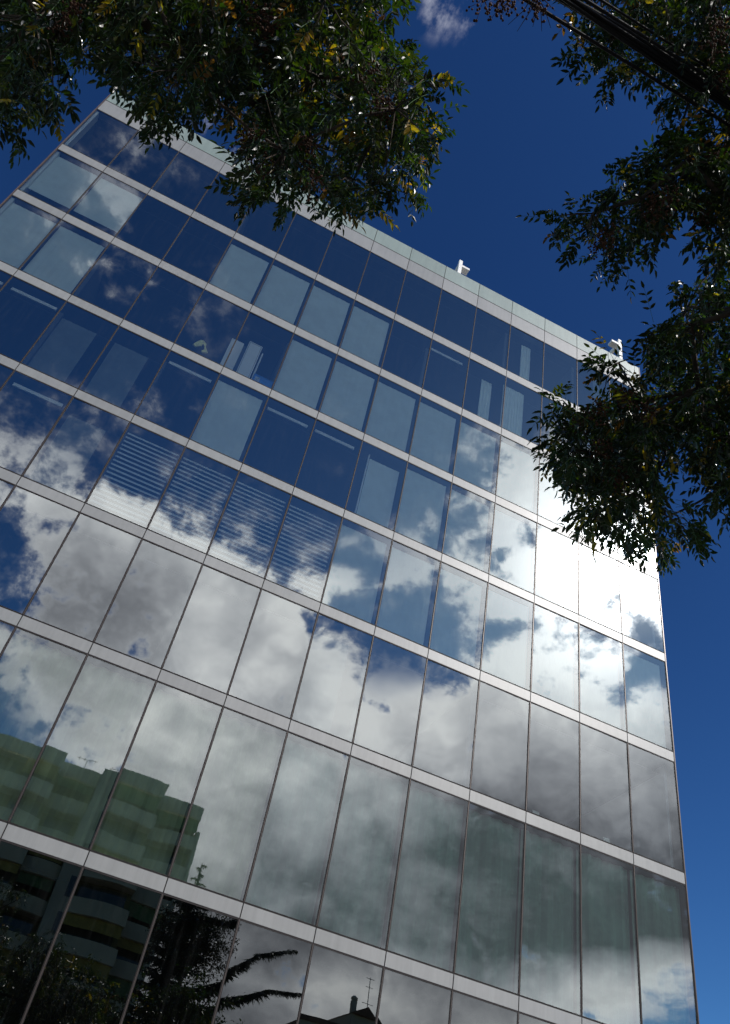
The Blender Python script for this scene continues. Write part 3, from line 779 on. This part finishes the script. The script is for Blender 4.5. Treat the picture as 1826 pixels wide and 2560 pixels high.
# apartment block with stacked balconies
apt = empty('apartment_building', (7, -70, 0), 'tall apartment block with stacked balconies, mirrored in the lower left panes', 'building')
FH = 2.95
def apt_section(xa, xb, yf, ztop, balcony=True, awn=()):
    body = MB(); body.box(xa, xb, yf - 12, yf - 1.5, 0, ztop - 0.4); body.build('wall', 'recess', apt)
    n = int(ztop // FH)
    for i in range(n + 1):
        zt = ztop - i * FH
        if zt < 1: break
        pb = MB(); nx = 8; bow = 0.5 if balcony else 0.0
        pts = []
        for q in range(nx + 1):
            t = q / nx; pts.append((xa + (xb - xa) * t, yf + bow * 4 * t * (1 - t) * 0.5))
        for q in range(nx):
            (x0, y0), (x1, y1) = pts[q], pts[q + 1]
            pb.prism([(x0, y0, zt - 1.25), (x1, y1, zt - 1.25), (x1, y1, zt), (x0, y0, zt)], (0, -0.15, 0))
        pb.box(xa + 0.01, xb - 0.01, yf - 1.5, yf - 0.16, zt - 1.25, zt - 1.10)
        pb.build('balcony', 'render', apt)
        if i == n: continue
        nw = max(1, int((xb - xa) / 2.6)); wv_ = (xb - xa) / nw
        for q in range(nw):
            xa_ = xa + wv_ * q
            wn = MB(); wn.box(xa_ + 0.35, xa_ + wv_ - 0.35, yf - 1.498, yf - 1.44, zt - FH + 0.0, zt - 1.45)
            wn.build('window', 'winglass', apt)
            h = random.random()
            if h < 0.45:
                aw = MB(); z1_ = zt - 1.27; dz = random.uniform(0.7, 1.6)
                aw.prism([(xa_ + 0.1, yf - 0.18, z1_), (xa_ + wv_ - 0.1, yf - 0.18, z1_), (xa_ + wv_ - 0.1, yf - 0.10, z1_ - dz), (xa_ + 0.1, yf - 0.10, z1_ - dz)], (0, -0.03, 0))
                aw.build('awning', random.choice(['awn_g', 'awn_y']), apt)
YA = -65
xs = [mirrored(x, y, YA)[0] for x, y in ((-420, 1600), (146, 1690), (215, 1712), (265, 1721), (366, 1745), (456, 1808))]
zs = [mirrored(120, 1668, -62)[2], mirrored(180, 1707, -64.5)[2], mirrored(242, 1714, -63.6)[2], mirrored(320, 1732, -63.8)[2], mirrored(410, 1787, -66)[2]]
apt_section(xs[0], xs[1] - 6.2, -62.6, zs[0]); apt_section(xs[1] - 6.15, xs[1], -62, zs[0])
apt_section(xs[1] + 0.02, xs[2] + 0.1, -64.6, zs[1])
tw_ = MB(); tw_.box(xs[2] + 0.12, xs[3], -74, -63.6, 0, zs[2]); tw_.build('stair_tower', 'render2', apt)
for i in range(11):
    MB().box(xs[2] + 1.1, xs[3] - 0.15, -63.598, -63.55, zs[2] - 2.6 - i * FH, zs[2] - 0.9 - i * FH).build('stair_window', 'winglass', apt)
apt_section(xs[3] + 0.02, xs[4], -63.4, zs[3]); apt_section(xs[4] + 0.02, xs[5], -66, zs[4])
MB().box(xs[5] + 0.01, xs[5] + 0.4, -78, -66.3, 0, zs[4] - 2.2).build('end_wall', 'render2', apt)
for (x, y, h) in ((247, 1712, 1.3), (185, 1700, 1.0)):
    p = mirrored(x, y, -66)
    a = MB(); zt = zs[2] + h if x > 200 else zs[1] + 1.6
    a.tube([(p[0], -66.5, zt - 4), (p[0], -66.5, zt)], 0.03, 5); a.tube([(p[0] - 0.8, -66.5, zt), (p[0] + 0.8, -66.3, zt + 0.1)], 0.025, 5)
    for q in range(4): a.tube([(p[0] - 0.6 + q * 0.4, -66.9, zt + 0.03), (p[0] - 0.6 + q * 0.4, -66.1, zt + 0.03)], 0.015, 4)
    tag(a.build('aerial', 'steel'), 'thin television aerial on the apartment roof ' + ('behind the stair tower' if x > 200 else 'left of the stair tower'), 'aerial', 'aerials on the apartment roof')

# conifer whose tip and drooping boughs show beside the apartment block
cw = mirrored(430, 2000, -25); tip = mirrored(450, 1922, -25)
con = empty('cedar_tree', (tip[0], -25, 0), 'dark cedar with long drooping boughs, mirrored near the bottom left', 'tree')
cm = MB(); cm.tube([(tip[0] + 0.2, -25, 0), (tip[0] + 0.1, -25, tip[2] * 0.6), (tip[0], -25, tip[2])], [0.38, 0.2, 0.02], 10); cm.build('trunk', 'bark', con)
cl = Leaves(); cbm = MB()
def bough(p0, pts, wid=0.32, thick=11):
    P_ = [np.array(p0)] + [np.array(p) for p in pts]
    path = []
    for i in range(len(P_) - 1):
        n = max(3, int(np.linalg.norm(P_[i + 1] - P_[i]) / 0.09))
        for q in range(n): path.append(P_[i] + (P_[i + 1] - P_[i]) * q / n)
    path.append(P_[-1]); cbm.tube(path[::3] + [path[-1]], list(np.linspace(0.06, 0.01, len(path[::3]) + 1)), 5)
    L = len(path)
    for i, p in enumerate(path):
        t = i / L; ww = wid * (1 - 0.75 * t) * random.uniform(0.6, 1.2)
        for q in range(thick):
            dd = unit(np.array([rng.normal(0, 0.7), rng.normal(0, 0.7), -0.5 - 0.6 * random.random()]) + unit(P_[-1] - P_[0]) * 0.35)
            b = p + rvec() * 0.05
            c = (0.018 + 0.014 * random.random(), 0.034 + 0.02 * random.random(), 0.026)
            cl.leaflet(b, dd, rvec(), ww * random.uniform(0.7, 1.3), ww * 0.15, c)
H = tip[2]
for i in range(120):
    z = H - 0.15 - (i / 120) ** 0.9 * (H - 2.5); ln = 0.18 + 0.33 * (H - z) ** 0.95; ln = min(ln, 3.4) * random.uniform(0.7, 1.1)
    a = i * 2.399 + random.random() * 0.5; dx, dy = math.cos(a), math.sin(a)
    p0 = (tip[0], -25, z); lift = 0.14 * ln
    bough(p0, [(tip[0] + dx * ln * 0.5, -25 + dy * ln * 0.5, z + lift), (tip[0] + dx * ln, -25 + dy * ln, z + lift * 0.3)], 0.42 if z < H - 1.5 else 0.18)
for pts in (((400, 2205), (500, 2170), (570, 2130), (645, 2119)), ((420, 2235), (540, 2222), (590, 2207), (664, 2213)), ((430, 2040), (505, 2050), (530, 2035), (548, 2045))):
    w3_ = [mirrored(x, y, -24.6) for x, y in pts]
    bough((tip[0] + 0.1, -25, w3_[0][2] - 0.3), w3_, 0.66, 22)
cbm.build('boughs', 'bark', con); cl.build('crown', 'needle', con)

# a second row of smaller street trees along the pavement behind the camera
def small_tree(x, y, yy, R, n, label, kind='street_tree', mt='leaf'):
    c = mirrored(x, y, yy)
    t = empty(kind, (c[0], yy, 0), label, 'tree', 'trees mirrored along the bottom panes')
    MB().tube([(c[0] + 0.1, yy, 0), (c[0], yy + 0.1, c[2] * 0.5), (c[0] + 0.1, yy, c[2] + R * 0.3)], [0.2, 0.15, 0.04], 10).build('trunk', 'bark', t)
    lv = Leaves(); br_ = MB()
    for i in range(n):
        q = c + rvec() * R * (0.35 + 0.65 * random.random() ** 0.5) * np.array([1.15, 1, 0.85]) * (0.8 + 0.3 * math.sin(i * 0.37))
        if i % 6 == 0: br_.tube([c - np.array([0, 0, R * 0.9]), (c + q) / 2 - np.array([0, 0, 0.25]), q], [0.05, 0.025, 0.008], 4)
        col = leaf_color(0.05)
        for k in range(14):
            lv.leaflet(q + rvec() * 0.28 * random.random(), unit(rvec() + np.array([0, 0, -0.5])), rvec(), 0.13, 0.055, tuple(v * random.uniform(0.7, 1.3) for v in col))
    br_.build('branches', 'bark', t); lv.build('crown', mt, t)
small_tree(70, 2230, -19.5, 2.3, 420, 'bushy dark street tree mirrored in the lowest panes at the left corner')
small_tree(400, 2262, -20.5, 2.0, 360, 'bushy dark street tree mirrored in the lowest panes below the cedar')
small_tree(235, 2300, -20.0, 1.8, 260, 'low dark street tree mirrored at the bottom edge between two bushier ones')

small_tree(425, 2085, -27.5, 2.1, 620, 'dense dark evergreen mirrored just behind the cedar trunk', 'evergreen_tree', 'needle')

# low roofs further right with a chimney and aerials
hy = -58
q1 = mirrored(668, 2256, hy); q2 = mirrored(795, 2270, hy)
fl = empty('flat_roofed_house', (q1[0] + 3, hy - 4, 0), 'dark flat roofed house at the very bottom, mirrored right of the cedar boughs', 'house')
MB().box(q1[0], q2[0], hy - 8, hy, 0, q1[2] - 0.35).build('wall', 'render2', fl)
MB().box(q1[0] - 0.2, q2[0] + 0.2, hy - 8.2, hy + 0.2, q1[2] - 0.349, q1[2]).build('roof', 'tile', fl)
for i in range(3): MB().box(q1[0] + 0.8 + 1.5 * i, q1[0] + 1.7 + 1.5 * i, hy + 0.002, hy + 0.05, q1[2] - 2.4, q1[2] - 1.0).build('window', 'winglass', fl)
q3 = mirrored(803, 2252, hy); q4 = mirrored(848, 2262, hy)
gh = empty('gabled_house', (q3[0] + 2, hy - 4, 0), 'dark gabled house with a round chimney pot, mirrored at the very bottom', 'house')
MB().box(q3[0], q4[0] + 2, hy - 7, hy - 0.5, 0, q3[2] - 0.3).build('wall', 'render2', gh)
gx0, gx1 = q3[0] - 0.1, q3[0] + 2.0
MB().prism([(gx0, hy, q3[2] - 0.3), (gx1, hy, q3[2] - 0.3), ((gx0 + gx1) / 2 + 0.2, hy, q3[2] + 0.45)], (0, -7, 0)).build('roof', 'tile', gh)
ch = MB(); ch.box(q3[0] + 0.1, q3[0] + 0.5, hy - 1.2, hy - 0.8, q3[2] - 0.3, q3[2] + 0.75); ch.tube([(q3[0] + 0.3, hy - 1, q3[2] + 0.75), (q3[0] + 0.3, hy - 1, q3[2] + 0.85), (q3[0] + 0.3, hy - 1, q3[2] + 1.0), (q3[0] + 0.3, hy - 1, q3[2] + 1.15)], [0.14, 0.27, 0.27, 0.1], 10)
ch.build('chimney', 'render2', gh)
q5 = mirrored(848, 2262, hy)
an = MB(); an.tube([(q5[0], hy - 2, q5[2] - 2), (q5[0], hy - 2, q5[2] + 3.1)], 0.035, 5)
for dz, hl in ((3.0, 0.4), (2.3, 0.35), (1.0, 0.5), (0.4, 0.3)): an.tube([(q5[0] - hl, hy - 2, q5[2] + dz), (q5[0] + hl, hy - 2, q5[2] + dz)], 0.022, 4)
tag(an.build('aerial', 'steel'), 'tall mast aerial with four crossbars beside the gabled house', 'aerial')
